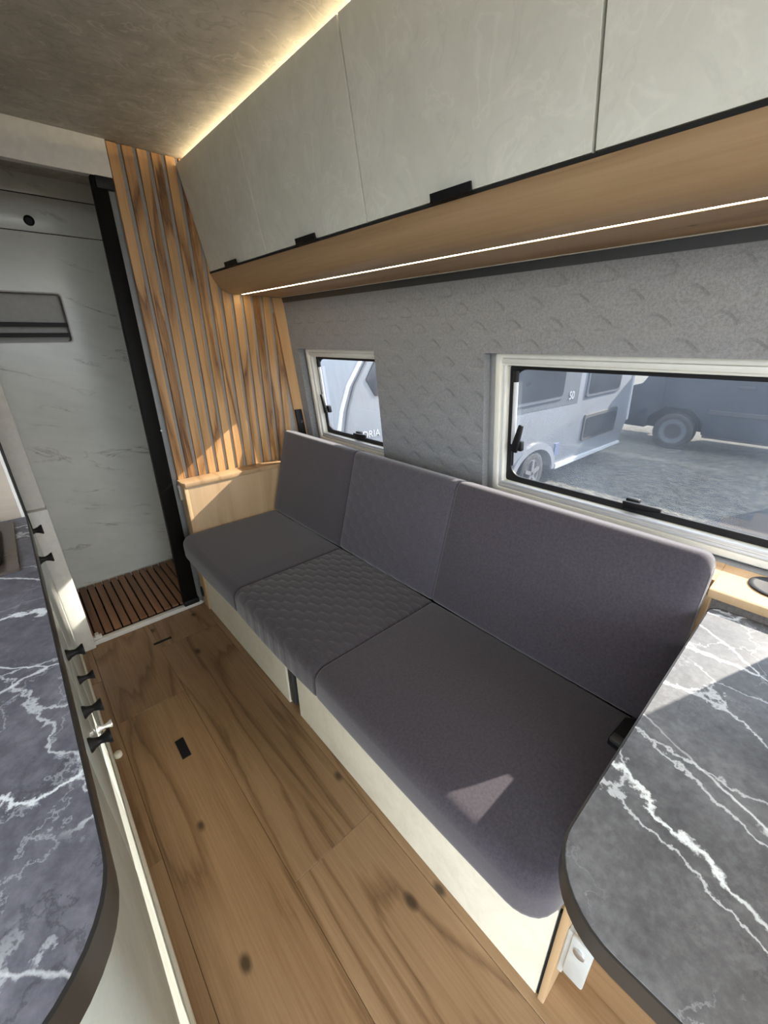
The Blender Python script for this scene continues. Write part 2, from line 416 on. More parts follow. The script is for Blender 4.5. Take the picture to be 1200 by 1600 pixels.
# ---- shower end wall with a recessed niche
YB = 2.60
wb = empty('wall_back', (.25, YB, 0)); struct(wb, 'white marble shower wall with niche')
NI = (-.14, .312, 1.298, 1.498)
mb = MB()
for b in ((-.62, 1.16, 0, NI[2]), (-.62, NI[0], NI[2], NI[3]), (NI[1], 1.16, NI[2], NI[3]), (-.62, 1.16, NI[3], 1.7355)):
    mb.box(b[0], b[1], YB, YB+.02, b[2], b[3])
mb.build('marble_panel', M['wmarble'], wb)
box('marble_band', M['wmarble'], (-.62, 1.16, YB, YB+.02, 1.7395, 1.8745), wb, .0008)
box('marble_band', M['wmarble'], (-.62, 1.16, YB, YB+.02, 1.8785, CEIL), wb, .0008)
box('joint', M['gap'], (-.62, 1.16, YB+.006, YB+.02, 1.73, 1.885), wb)
ring = [[(x, YB-.003, z) for x, z in rrect(NI[0]-.006, NI[1]+.006, NI[2]-.006, NI[3]+.006, .016)],
        [(x, YB-.003, z) for x, z in rrect(NI[0], NI[1], NI[2], NI[3], .012)],
        [(x, YB+.075, z) for x, z in rrect(NI[0], NI[1], NI[2], NI[3], .012)]]
ni = MB().loft(ring, caps=False); k = len(ni.v)
ni.f.append(tuple(range(k-28, k)))
niche = ni.build('niche', plain('niche_liner', (.40, .385, .355), .4), wb)
for z in (1.370, 1.326):
    MB().box(NI[0]+.001, NI[1]-.001, YB+.004, YB+.012, z-.009, z+.009).build('retaining_bar', M['black'], niche, .001, 1)
vent = MB().spool([((.277, YB-.001, 1.778), .019), ((.277, YB-.012, 1.778), .019), ((.277, YB-.014, 1.778), .015), ((.277, YB-.006, 1.778), .012)], 24).build('shower_vent', M['black'], wb, smooth=True)
# side walls of the shower, header and door frame
struct(box('wall_shower_side', M['wmarble'], (.60, .62, FAR+.03, YB, 0, CEIL)), 'white marble side wall of the shower')
struct(box('wall_shower_left', M['white'], (-.058, -.03, FAR+.03, YB, 0, CEIL)), 'white side wall of the shower')
struct(box('trim_2', M['white'], (-.62, .498, FAR-.012, FAR+.02, 1.838, CEIL)), 'white header panel above the shower opening')
jm = empty('trim_3', (-.03, FAR, 0)); struct(jm, 'white jamb beside the shower opening')
box('jamb_upper', M['white'], (-.06, .000, FAR-.002, FAR+.03, .69, 1.838), jm, .003)
box('jamb_lower', M['white'], (-.06, .004, FAR-.03, FAR+.03, 0, .69), jm, .004)
dr = empty('door_1', (.46, FAR, 0)); struct(dr, 'black post of the folding shower door')
MB().prism([(.403, .03), (.472, .03), (.475, 1.838), (.428, 1.838)], 'y', FAR-.014, FAR+.02).build('post', M['black_m'], dr, .002)
box('foot_cap', M['black'], (.402, .476, FAR-.022, FAR+.02, .024, .052), dr, .003)
box('top_cap', M['black'], (.44, .496, FAR-.020, FAR+.02, 1.80, 1.8375), dr, .002)
box('grey_profile', M['greyalu'], (.4745, .497, FAR-.004, FAR+.02, .02, 1.80), dr, .002)
MB().cyl((.4735, FAR-.015, .93), (.4735, FAR-.019, .93), .004, n=12).build('screw', M['metal'], dr)

# ================================================================== SHOWER FLOOR
tr = thing('shower_tray', (.22, 2.31, 0), 'white shower tray with raised rim at the shower opening', 'tray')
box('tray_base', M['white'], (-.03, .60, FAR, YB-.001, -.002, .010), tr)
box('front_rim', M['white'], (-.008, .49, FAR-.012, FAR+.012, 0, .024), tr, .004)
box('front_seal', M['greyalu'], (-.004, .476, FAR+.012, FAR+.022, .008, .020), tr, .002)
box('back_rim', M['white'], (-.03, .60, YB-.014, YB-.001, .008, .030), tr, .003)
hx = MB().box(-.004, .038, FAR-.004, FAR+.014, .0235, .040); hx.box(.012, .028, FAR-.002, FAR+.024, .034, .047)
hx.build('corner_clip', M['white'], tr, .003)
mat_ = thing('duckboard', (.25, 2.31, .010), 'dark teak duckboard lying in the shower tray', 'duckboard')
n_s = 16; x0, x1 = -.024, .575; pw = (x1-x0)/n_s
for y in (2.12, 2.33, 2.53): box('cross_batten', M['gap'], (x0, x1, y-.02, y+.02, .010, .020), mat_)
sm_ = MB().box(-pw/2+.0033, pw/2-.0033, -.262, .262, 0, .012).build('slat', M['teak'], None, .0015, 1, at=(0, 0, 0))
for i in range(n_s):
    o = sm_ if i == 0 else sm_.copy()
    if i: C.objects.link(o)
    o.parent = mat_; o.location = (x0+pw*(i+.5)-.25, 2.318-2.31, .0098)
box('dark_underlay', M['gap'], (x0, x1, 2.056, 2.58, .0098, .0112), mat_)

# ================================================================== SLATTED PARTITION
sp = thing('slat_panel', (.85, FAR, 0), 'rustic oak slat panel with grey grooves beside the shower door', 'wall panel')
def wall_x(z): return W(0, z)[0]
pl = [(.499, .0), (1.30, .0), (wall_x(0)+.03, .0), (wall_x(1.9)+.03, CEIL-.001), (.499, CEIL-.001)]
MB().prism([(.499, 0), (wall_x(0), 0), (wall_x(1.464), 1.464), (wall_x(1.464), CEIL-.001), (.499, CEIL-.001)], 'y', FAR, FAR+.02).build('backing', M['grey'], sp)
PITCH_S = .0487
for i in range(14):
    xa = .500+PITCH_S*i; xb = xa+.0335
    if xb < 1.12: zt, zlo = CEIL-.003, .60
    else: zt, zlo = 1.484, .60
    # the last slats are cut along the sloping edge board
    def zcut(x): return min(zt, 1.464-(x+.062-1.141)/LEAN) if x+.062 > 1.141 else zt
    za, zb = zcut(xa), zcut(xb)
    if zb < .75: continue
    MB().prism([(xa, zlo), (xb, zlo), (xb, zb), (xa, za)], 'y', FAR-.013, FAR+.001).build('slat', M['slat'], sp, .0012, 1)
MB().prism([(wall_x(.6)-.056, .60), (wall_x(.6)-.001, .60), (1.141, 1.464), (1.138, 1.484), (1.083, 1.484), (wall_x(1.464)-.056, 1.464)], 'y', FAR-.015, FAR+.001).build('edge_board', M['slat_edge'], sp, .001, 1)
bl = thing('switch_bar', (1.172, FAR-.02, .80), 'slim black switch bar on the edge of the slatted partition', 'switch')
MB().prism([(1.146, .945), (1.184, .945), (1.203, .80), (1.162, .80)], 'y', FAR-.030, FAR-.0148).build('cover', M['black'], bl, .002, 2)
MB().cyl((1.178, FAR-.030, .88), (1.178, FAR-.0335, .88), .008, n=16).build('button', M['darkgrey'], bl)

# ================================================================== SIDEBOARD AT THE FAR END OF THE BENCH
sb = thing('side_locker', (.85, 1.99, 0), 'light oak locker with narrow top shelf between bench and slatted partition', 'locker')
box('front_panel', M['oak_v'], (.512, 1.20, 1.942, 1.958, 0, .672), sb, .0015)
box('end_panel', M['oak_v'], (.497, .513, 1.940, FAR-.014, 0, .672), sb, .0015)
MB().prism([(.492, FAR-.0135), (.492, 1.950), (.502, 1.934), (1.0, 1.934), (1.01, 1.944), (1.01, FAR-.0135)], 'z', .672, .694).build('top_shelf', M['oak'], sb, .002, 2)
ov = MB().spool([((.4975, 1.995, .085), .016), ((.492, 1.995, .085), .016), ((.491, 1.995, .085), .013)], 20)
ov.v = [(x, y, .085+(z-.085)*1.9) for x, y, z in ov.v]
ov.build('grip_hole', M['black'], sb, smooth=True)
cl = MB().box(.484, .4975, 1.99, 2.005, .66, .676); cl.box(.486, .497, 1.992, 2.003, .60, .66)
cl.build('catch', M['metal'], sb, .001, 1)

# ================================================================== BENCH
be = thing('bench', (.85, 1.0, 0), 'low bench base with cream front board under the cushions', 'bench')
KX = .505
box('front_board', M['cream'], (KX, KX+.016, 1.128, 1.9395, 0, .325), be, .001, 1)
box('front_board', M['cream'], (KX, KX+.016, .095, 1.05, 0, .325), be, .001, 1)
box('gap_lining', M['gap'], (KX+.06, KX+.07, 1.03, 1.14, 0, .325), be)
lg = MB().prism([(KX+.002, 0.02), (KX+.044, 0.012), (KX+.05, .05), (KX+.05, .33), (KX+.002, .33)], 'y', 1.085, 1.118)
lg.build('leg', M['darkgrey'], be, .002, 2)
box('top_board', M['oak'], (KX+.012, 1.19, .0895, 1.9395, .318, .333), be, .001, 1)
box('dark_recess', M['gap'], (KX+.004, 1.18, .0895, .0945, .0, .32), be)
bp = MB().prism(rrect(.499, 1.055, 0.0, .66, (.012, .004, .02, .03)), 'y', .0755, .0885).build('bench_end_panel', M['oak_v'], None, .002, 2)
tag(bp, 'upright light oak end panel closing the bench beside the table', 'panel')
br = thing('table_bracket', (.53, .06, .12), 'pale grey metal bracket with one screw on the bench end panel', 'bracket')
box('flange', M['alu'], (.522, .560, .066, .0757, .12, .272), br, .002)
box('fold_plate', M['alu'], (.514, .524, .027, .066, .148, .280), br, .004)
MB().spool([((.5145, .048, .250), .0105), ((.510, .048, .250), .0105), ((.5085, .048, .250), .007)], 20).build('screw', M['metal'], br, smooth=True)

def ring_pts(x0, x1, z0, z1, r, y, fn=None):
    pts = rrect(x0, x1, z0, z1, r, 6)
    return [fn(p[0], y, p[1]) if fn else (p[0], y, p[1]) for p in pts]
SEAM1, SEAM2 = .79, 1.33
sc = thing('seat_cushion', (.68, 1.0, .333), 'long charcoal bench seat cushion with quilted middle section', 'cushion')
def seat_panel(name, mat, y0, y1, nearcorner=0, farcorner=0, puff=.004):
    X0, X1, Z0, Z1 = .432, .938, .333, .449
    rings = []
    ys = []
    def end(y, c, sgn):
        if c:
            for i in range(9):
                a = math.pi/2*i/8
                d = c*(1-math.cos(a)) ; ins = c*(1-math.sin(a))
                e = .022
                dz = max(0, e*(1-math.sin(min(1, (d+.0005)/e)*math.pi/2))) if d < e else 0
                ys.append((y+sgn*d, ins, dz))
        else:
            ys.append((y, .010, .010)); ys.append((y+sgn*.002, .0045, .0045)); ys.append((y+sgn*.006, .001, .001)); ys.append((y+sgn*.012, 0, 0))
    end(y0, nearcorner, 1)
    far = []
    tmp = ys; ys = []
    end(y1, farcorner, -1); far = ys[::-1]; ys = tmp
    mids = [(y0+.02+(y1-y0-.04)*t/10, 0, 0) for t in range(2, 9)]
    for (y, ins, dz) in ys+mids+far:
        t = (y-y0)/(y1-y0); p = puff*math.sin(math.pi*max(0, min(1, t)))
        rings.append(ring_pts(X0+ins*1.0-p, X1, Z0+min(dz, .03), Z1-dz+p*.6, (.030, .01, .03, .036), y))
    return MB().loft(rings).build(name, mat, sc, smooth=True)
seat_panel('plain_panel', M['seat'], .090, SEAM1, nearcorner=.075)
seat_panel('quilted_panel', M['quilt'], SEAM1, SEAM2, puff=.006)
seat_panel('plain_panel', M['seat'], SEAM2, 1.940, farcorner=.05)

bc = thing('back_cushion', (1.0, 1.0, .44), 'long charcoal bench back cushion with quilted middle section below the windows', 'cushion')
bu = Vector((.105, 0, .40)).normalized(); bn = Vector((bu.z, 0, -bu.x))
B0 = Vector((.912, 0, .452))
def back_map(t, y, h):
    p = B0+bn*t+bu*h; return (p.x, y, p.z)
def back_panel(name, mat, y0, y1, near=0, far=0):
    T, Hh = .086, .432
    seq = []
    def end(y, c, sgn):
        if c: return [(y+sgn*c*(1-math.cos(math.pi/2*i/6)), c*(1-math.sin(math.pi/2*i/6))) for i in range(7)]
        return [(y, .008), (y+sgn*.002, .004), (y+sgn*.006, .001), (y+sgn*.012, 0)]
    seq = end(y0, near, 1)+[(y0+(y1-y0)*t/10, 0) for t in range(1, 10)]+end(y1, far, -1)[::-1]
    rings = []
    for y, ins in seq:
        t = (y-y0)/(y1-y0); p = .004*math.sin(math.pi*max(0, min(1, t)))
        rings.append(ring_pts(-p+min(ins, .02), T-min(ins, .02), min(ins, .012), Hh-ins, (.022, .015, .028, .024), y, back_map))
    return MB().loft(rings).build(name, mat, bc, smooth=True)
back_panel('plain_panel', M['seat'], .100, SEAM1, near=.030)
back_panel('quilted_panel', M['quilt_b'], SEAM1, SEAM2)
back_panel('plain_panel', M['seat'], SEAM2, 1.925, far=.018)
# board carrying the back cushion
bb = thing('backrest_board', (1.07, 1.0, .334), 'slim dark board standing behind the bench back cushion', 'board')
MB().prism([(back_map(.0875, 0, -.10)[0], .334), (back_map(.0875, 0, -.10)[0]+.012, .334), (back_map(.0875, 0, .36)[0]+.012, back_map(.0875, 0, .36)[2]), (back_map(.0875, 0, .36)[0], back_map(.0875, 0, .36)[2])], 'y', .125, 1.90).build('panel', M['black'], bb, .001, 1)
box('foot_rail', M['black'], (1.0, 1.03, .13, 1.90, .333, .35), bb)

bk = thing('seat_belt_buckle', (.85, .13, .45), 'black seat belt buckle lying on the seat cushion beside the table', 'buckle')
MB().prism([(.805, .155), (.80, .118), (.90, .092), (.925, .112), (.89, .150)], 'z', .447, .468).build('housing', M['black'], bk, .004, 2)
MB().prism([(.803, .152), (.798, .120), (.822, .114), (.826, .150)], 'z', .462, .474).build('release_button', M['darkgrey'], bk, .003, 2)
box('strap', M['seat'], (.90, .952, .098, .140, .448, .454), bk, .001)

# ================================================================== WINDOWS
def wring(outer, inner, off0, off1):
    """flat frame between two outlines in the plane of the wall, given depth"""
    n = len(outer)
    mb = MB()
    A = [W(y, z, off0) for y, z in outer]; B = [W(y, z, off0) for y, z in inner]
    A2 = [W(y, z, off1) for y, z in outer]; B2 = [W(y, z, off1) for y, z in inner]
    fs = []
    for i in range(n):
        j = (i+1) % n
        fs += [(i, j, n+j, n+i), (2*n+i, 3*n+i, 3*n+j, 2*n+j), (i, 2*n+i, 2*n+j, j), (n+i, n+j, 3*n+j, 3*n+i)]
    return mb.add(A+B+A2+B2, fs)
def wbar(y0, y1, z0, z1, o0, o1):
    return MB().add([W(y, z, o) for o in (o0, o1) for y in (y0, y1) for z in (z0, z1)], [(0, 1, 3, 2), (4, 6, 7, 5), (0, 4, 5, 1), (2, 3, 7, 6), (0, 2, 6, 4), (1, 5, 7, 3)])
def make_window(name, fr, label, latch_side, latch_bottom, strut):
    y0, y1, z0, z1 = fr
    o = empty(name, W((y0+y1)/2, z0, .05)); struct(o, label)
    wring(rrect(y0, y1, z0, z1, .016), rrect(y0+.020, y1-.020, z0+.020, z1-.018, .010), .024, .060).build('frame', M['wframe'], o, .003, 2)
    wring(rrect(y0+.019, y1-.019, z0+.019, z1-.017, .01), rrect(y0+.034, y1-.034, z0+.042, z1-.040, .008), .034, .066).build('inner_frame', M['wframe'], o, .002, 2)
    wbar(y0+.020, y1-.020, z1-.034, z1-.019, .028, .040).build('blind_cassette', M['wframe'], o, .003, 2)
    wbar(y0+.020, y1-.020, z0+.021, z0+.030, .029, .040).build('blind_rail', M['wrail'], o, .002, 2)
    wbar(y0+.026, y1-.026, z0+.033, z0+.043, .031, .042).build('blind_rail', M['wrail'], o, .002, 2)
    for yy in (y0+.024, y1-.030):
        wbar(yy, yy+.006, z0+.03, z1-.04, .032, .036).build('blind_track', M['wrail'], o, .001, 1)
    seal = wring(rrect(y0+.030, y1-.030, z0+.038, z1-.036, .012), rrect(y0+.050, y1-.050, z0+.062, z1-.052, .042), .060, .070).build('seal', M['black'], o, .002, 1)
    wbar(y0+.032, y1-.032, z0+.040, z1-.038, .0695, .0735).build('pane', M['pane'], o)
    def latch(y, z, dy, dz):
        c = Vector(W(y, z, .060)); l = empty('latch_dummy', (0, 0, 0)); bpy.data.objects.remove(l)
        lt = wbar(y-.018, y+.018, z-.018, z+.018, .050, .0695)
        lt.v += []; ob = lt.build('latch', M['black'], o, .004, 2)
        d = Vector((0, dy, dz)); n2 = Vector((0, -dz, dy))
        a = Vector((0, y, z))-d*.020; b = Vector((0, y, z))+d*.078
        q = [a+n2*.013, a-n2*.013, b-n2*.007, b+n2*.007]
        MB().add([W(p.y, p.z, of) for of in (.034, .047) for p in q], [(0, 1, 2, 3), (7, 6, 5, 4), (0, 4, 5, 1), (1, 5, 6, 2), (2, 6, 7, 3), (3, 7, 4, 0)]).build('lever', M['black'], ob, .003, 2)
        MB().cyl(W(y, z, .046), W(y, z, .054), .010, n=14).build('pivot', M['black'], ob)
    for (y, z, dy, dz) in latch_side+latch_bottom: latch(y, z, dy, dz)
    ys = y1-.058
    s_ = MB().cyl(W(ys, z0+.18, .056), W(ys, z1-.075, .056), .0075, n=14).build('stay', M['wrail'], o, smooth=True)
    MB().cyl(W(ys, z1-.09, .056), W(ys, z1-.055, .056), .0095, n=14).build('stay_head', M['black'], s_, smooth=True)
    MB().cyl(W(ys, z0+.10, .058), W(ys, z0+.182, .058), .0035, n=10).build('stay_rod', M['black'], s_, smooth=True)
    return o
make_window('window_1', BF, 'wide hinged window in a cream frame above the bench', [(.725, .957, -.25, .97)], [(.345, .850, -.99, .08)], True)
make_window('window_2', SF, 'small hinged window in a cream frame beside the slatted partition', [(1.855, .955, .2, .97)], [(1.61, .852, -.97, .1)], True)

# wooden ledge under the wide window, beside the table
ld = thing('window_ledge', (1.14, -.3, .745), 'light oak ledge under the wide window at the table end', 'ledge')
MB().prism([(1.066, .758), (1.223, .758), (1.221, .775), (1.066, .775)], 'y', NEAR+.01, .0985).build('board', M['slat_edge'], ld, .001, 1)
MB().box(1.112, 1.221, .0985, .16, .758, .775).build('board_end', M['slat_edge'], ld)
MB().box(1.056, 1.066, NEAR+.01, .0985, .756, .7765).build('front_lip', M['oak_v'], ld, .003, 2)
MB().box(1.095, 1.120, .092, .112, .34, .758).build('end_block', M['oak_v'], ld, .002, 1)
cd = MB().spool([((1.165, -.004, .775), .050), ((1.165, -.004, .7785), .050), ((1.165, -.004, .7805), .046), ((1.165, -.004, .7795), .040)], 32).build('lid_disc', M['black'], None, smooth=True)
tag(cd, 'round dark grey lid disc lying on the oak window ledge', 'lid')

# ================================================================== TABLE
TZ = .745
tb = thing('dining_table', (.70, -.35, 0), 'dark veined marble-look dining table with rounded corner beside the bench', 'table')
def table_outline(g=0): return rrect(.293+g, 1.048-g, -.78+g, .0855-g, (.09, .03, .028, .085), 10)
MB().prism(table_outline(.0022), 'z', TZ-.029, TZ).build('tabletop', M['marble'], tb, .0008, 1)
o_, i_ = table_outline(), table_outline(.0022)
n = len(o_)
eb = MB().add([(x, y, TZ-.030) for x, y in o_]+[(x, y, TZ-.0006) for x, y in o_]+[(x, y, TZ-.0002) for x, y in i_]+[(x, y, TZ-.030) for x, y in i_],
              [f for i in range(n) for f in ((i, (i+1) % n, n+(i+1) % n, n+i), (n+i, n+(i+1) % n, 2*n+(i+1) % n, 2*n+i), (3*n+i, 3*n+(i+1) % n, (i+1) % n, i))])
eb.build('edge_band', M['edge'], tb, smooth=True)
MB().spool([((.78, -.40, .0), .11), ((.78, -.40, .012), .11), ((.78, -.40, .02), .05), ((.78, -.40, .03), .032), ((.78, -.40, TZ-.035), .032), ((.78, -.40, TZ-.03), .08)], 28).build('leg', M['metal'], tb, smooth=True)

# ================================================================== OVERHEAD CABINETS
def face_x(z): return .80+(z-1.567)*(.729-.80)/(1.926-1.567)
fn_ = Vector((-(1.926-1.567), 0, (.729-.80))).normalized()      # outward normal of the doors
spans = [(1.4962, FAR-.016, 'farthest pale stone overhead locker, against the slatted partition'), (.9562, 1.4932, 'pale stone overhead locker above the small window, second from the slatted partition'),
         (.3935, .9512, 'pale stone overhead locker above the gap between windows, third from the slatted partition'), (-.19, .3875, 'pale stone overhead locker above the wide window, fourth from the slatted partition'), ]
for (a, b, lab) in spans:
    u = thing('overhead_cabinet', (.93, (a+b)/2, 1.50), lab, 'cabinet', 'overhead lockers above the bench')
    zt, zb_ = 1.925, 1.569
    P = [(face_x(zb_), zb_), (face_x(zt), zt), (face_x(zt)+.016, zt), (face_x(zb_)+.016, zb_)]
    d = MB().prism(P, 'y', a, b).build('door', M['door'], u, .0005, 1)
    MB().prism([(face_x(zb_)+.019, zb_), (face_x(zt)+.019, zt), (1.09, zt), (1.125, 1.569)], 'y', a-.0015, b+.0015).build('body', M['gap'], u)
    c = (a+b)/2 if b < 1.9 else 1.765
    hw = .054
    hp = MB().box(face_x(1.58)-.0135, face_x(1.567)+.012, c-hw, c+hw, 1.5615, 1.5655)
    hp.prism([(face_x(1.566)-.014, 1.5615), (face_x(1.581)-.015, 1.579), (face_x(1.581)-.011, 1.579), (face_x(1.566)-.010, 1.5615)], 'y', c-hw, c+hw)
    hp.build('handle', M['black'], d, .0006, 1)
va = thing('cabinet_valance', (.95, .5, 1.48), 'curved light oak valance under the overhead lockers', 'valance')
out = [(.800, 1.5605), (.808, 1.545), (.817, 1.530), (.828, 1.515), (.842, 1.502), (.858, 1.493), (.876, 1.488), (.900, 1.486)]
inn = [(x+.012, z+.009) for x, z in out[::-1]]
MB().prism(out+[(.917, 1.486), (.917, 1.495)]+inn, 'y', NEAR, FAR-.016).build('curved_front', M['oak'], va, smooth=True)
MB().box(.9295, 1.131, NEAR, FAR-.016, 1.486, 1.495).build('underside', M['oak'], va)
MB().box(1.127, 1.133, NEAR, FAR-.016, 1.4845, 1.492).build('edge_strip', M['wframe'], va)
MB().prism([(.798, 1.5665), (.798, 1.5605), (.83, 1.5605), (.83, 1.5665)], 'y', NEAR, FAR-.016).build('shadow_gap', M['gap'], va)
le = thing('led_strip', (.923, .5, 1.485), 'warm lit strip running along the underside of the oak valance', 'light strip')
MB().box(.9172, .9293, NEAR+.02, 1.99, 1.490, 1.4945).build('channel', M['white'], le)
MB().box(.9205, .9265, NEAR+.02, 1.99, 1.4862, 1.4900).build('diffuser', M['led'], le)
lc = thing('cove_light', (.80, .5, 1.926), 'warm cove light strip hidden on top of the overhead lockers', 'light strip')
MB().box(.800, .812, NEAR+.02, FAR-.02, 1.9265, 1.930).build('tape', M['led_c'], lc)

# ================================================================== KITCHEN
WT = .90
wk = thing('worktop', (-.33, .75, .86), 'dark veined marble-look kitchen worktop with rounded corner', 'worktop')
def ko(g=0, fx=-.040, ny=.212): return rrect(-.618+g, fx-g, ny+g, 1.29, (.02, .105, .0005, .0005), 12)
MB().prism(ko(.0025), 'z', WT-.038, WT).build('slab', M['marble2'], wk)
o_, i_ = ko(), ko(.0025); n = len(o_)
MB().add([(x, y, WT-.038) for x, y in o_]+[(x, y, WT-.0006) for x, y in o_]+[(x, y, WT) for x, y in i_]+[(x, y, WT-.038) for x, y in i_],
         [f for i in range(n) for f in ((i, (i+1) % n, n+(i+1) % n, n+i), (n+i, n+(i+1) % n, 2*n+(i+1) % n, 2*n+i), (3*n+i, 3*n+(i+1) % n, (i+1) % n, i))]).build('edge_band', M['edge'], wk, smooth=True)
def spool_knob(y, z, parent, mat, r=.0145, x=-.058, L=.036):
    pts = [((x, y, z), r), ((x+L*.08, y, z), r), ((x+L*.25, y, z), r*.68), ((x+L*.5, y, z), r*.48), ((x+L*.72, y, z), r*.66), ((x+L*.92, y, z), r), ((x+L, y, z), r*.96)]
    return MB().spool(pts, 22).build('knob', mat, parent, smooth=True)
kc = thing('kitchen_cabinet', (-.33, .52, 0), 'grey kitchen base cabinet with rounded corner under the dark worktop', 'cabinet')
MB().prism(rrect(-.615, -.076, .236, .69, (.01, .085, .001, .001), 12), 'z', .05, WT-.039).build('body', M['kitchen'], kc, smooth=True)
q = rrect(-.60, -.058, .220, .688, (.01, .100, .001, .001), 14); q2 = rrect(-.60, -.074, .236, .688, (.01, .086, .001, .001), 14)
q = [p for p in q if p[0] > -.50]; q2 = [p for p in q2 if p[0] > -.50]
MB().prism(q+q2[::-1], 'z', .058, WT-.042).build('curved_front', M['kitchen'], kc, smooth=True)
k2 = thing('kitchen_drawer_unit', (-.33, .99, 0), 'grey kitchen drawer unit with black and metal spool knobs beside the worktop end panel', 'cabinet')
box('body', M['kitchen'], (-.615, -.076, .692, 1.288, .05, WT-.039), k2)
d = box('door', M['kitchen'], (-.0755, -.058, .692, .985, .058, WT-.045), k2, .003)
spool_knob(.774, .60, d, M['black']); spool_knob(.92, .56, d, M['black'])
for (a, b, kz, km, r) in ((.545, WT-.045, .597, 'black', .016), (.385, .541, .46, 'black', .014), (.058, .381, .30, 'metal', .012)):
    d = box('drawer', M['kitchen'], (-.0755, -.058, .989, 1.287, a, b), k2, .003)
    spool_knob({.597: 1.10, .46: 1.177, .30: 1.147}[kz], kz, d, M[km], r*.9)
k3 = thing('low_cabinet', (-.33, 1.64, 0), 'pale grey low cabinet between worktop end panel and shower jamb', 'cabinet')
box('body', M['kitchen'], (-.615, -.076, 1.312, 1.998, .05, .86), k3)
for (a, b, kz) in ((.765, .86, .80), (.058, .761, .60)):
    d = box('drawer', M['kitchen'], (-.0755, -.058, 1.313, 1.996, a, b), k3, .003)
    spool_knob(1.46 if kz == .80 else 1.47, .80 if kz == .80 else .705, d, M['black'], .014)
ks = thing('plinth', (-.30, 1.1, 0), 'cream plinth strip along the foot of the kitchen cabinets', 'plinth')
MB().prism(rrect(-.60, -.052, .217, 1.998, (.01, .10, .001, .001), 12), 'z', 0, .0495).build('board', M['cream'], ks, .003, 2)
ep = thing('splash_panel', (-.33, 1.30, .862), 'tall beige laminate splash panel rising at the far end of the worktop', 'panel')
box('board', M['panel_beige'], (-.618, -.050, 1.2905, 1.310, .862, CEIL-.002), ep)
box('edge_trim', M['white'], (-.0498, -.043, 1.2895, 1.311, .862, CEIL-.002), ep, .001, 1)
box('edge_trim', M['black'], (-.0428, -.038, 1.290, 1.311, .862, CEIL-.002), ep, .001, 1)
hb = thing('hob', (-.25, 1.10, WT), 'brown glass hob with black pan support set in the worktop', 'hob')
MB().prism(rrect(-.50, -.066, .962, 1.262, .006), 'z', WT-.001, WT+.005).build('glass_top', M['brown_glass'], hb, .0015, 1)
MB().prism(rrect(-.47, -.089, .985, 1.235, .03), 'z', WT+.0045, WT+.022).build('pan_support', M['black'], hb, .004, 2)
for (x, y) in ((-.20, 1.11), (-.36, 1.11)):
    MB().spool([((x, y, WT+.021), .05), ((x, y, WT+.030), .05), ((x, y, WT+.034), .04)], 24).build('burner', M['darkgrey'], hb, smooth=True)

# ================================================================== FLOOR FITTINGS
for (b, lab) in (((.204, .281, 1.838, 1.851, -.0005, .003), 'thin black pull slot in the floor in front of the shower tray'), ((.118, .146, 1.163, 1.250, -.0005, .003), 'small black latch plate in the floor in the middle of the aisle')):
    o = box('floor_latch', M['black'], b, None, .0008, 1); tag(o, lab, 'latch')
dp = MB().spool([((-.040, 1.325, 0), .012), ((-.040, 1.325, .014), .012), ((-.040, 1.325, .018), .008)], 16).build('door_stop', M['cream'], None, smooth=True)
tag(dp, 'tiny pale round door stop on the floor at the plinth', 'door stop')

# ================================================================== OUTSIDE
GZ = -.80
def gravel():
    t = NT('sunlit_gravel'); v = t.coord(rnd=False)
    vo = t.n('ShaderNodeTexVoronoi', feature='F1'); vo.inputs['Scale'].default_value = 16; t.l(v, vo.inputs['Vector'])
    c = t.ramp(vo.outputs['Color'], [(.15, (.016, .015, .012)), (.5, (.05, .047, .037)), (.9, (.10, .095, .075))])
    n = t.noise(v, 1.2, 4); t.base(t.mix(t.math('MULTIPLY', n, .4), c, (.04, .037, .03))); t.set(Roughness=.95); t.bump(vo.outputs['Distance'], .6, .03)
    return t.m
g = box('ground', gravel(), (-60, 80, -60, 60, GZ-.05, GZ)); struct(g, 'gravel parking ground outside')
ap = MB().prism([(2.0, -12), (11.0, -12), (11.0, -1.35), (7.12, .32), (5.9, .80), (4.6, 1.15), (2.0, 1.2)], 'z', GZ-.01, GZ+.006).build('dark_ground_strip', plain('dark_ground', (.006, .0062, .007), .9, 0, .3, 60)); struct(ap, 'flat dark strip on the parking ground')  # flat dark polygon laid over the gravel

M['cw'] = plain('caravan_white', (.155, .165, .185), .35, 0, .03, 3)
M['cgrey'] = plain('caravan_grey_band', (.06, .066, .078), .5)
M['cdark'] = plain('caravan_window_dark', (.014, .016, .020), .3)
M['tyre'] = plain('tyre_rubber', (.02, .02, .022), .8)
M['rim'] = plain('alloy_rim', (.16, .165, .175), .4, .3)
M['suv'] = plain('dark_blue_grey_paint', (.022, .026, .034), .4, 0, .1, 3, .3)
M['txt'] = plain('white_lettering', (.34, .35, .37), .5)
YC = 2.75
cv = thing('caravan', (5.2, YC+1.0, GZ), 'white caravan with grey window band parked outside', 'caravan')
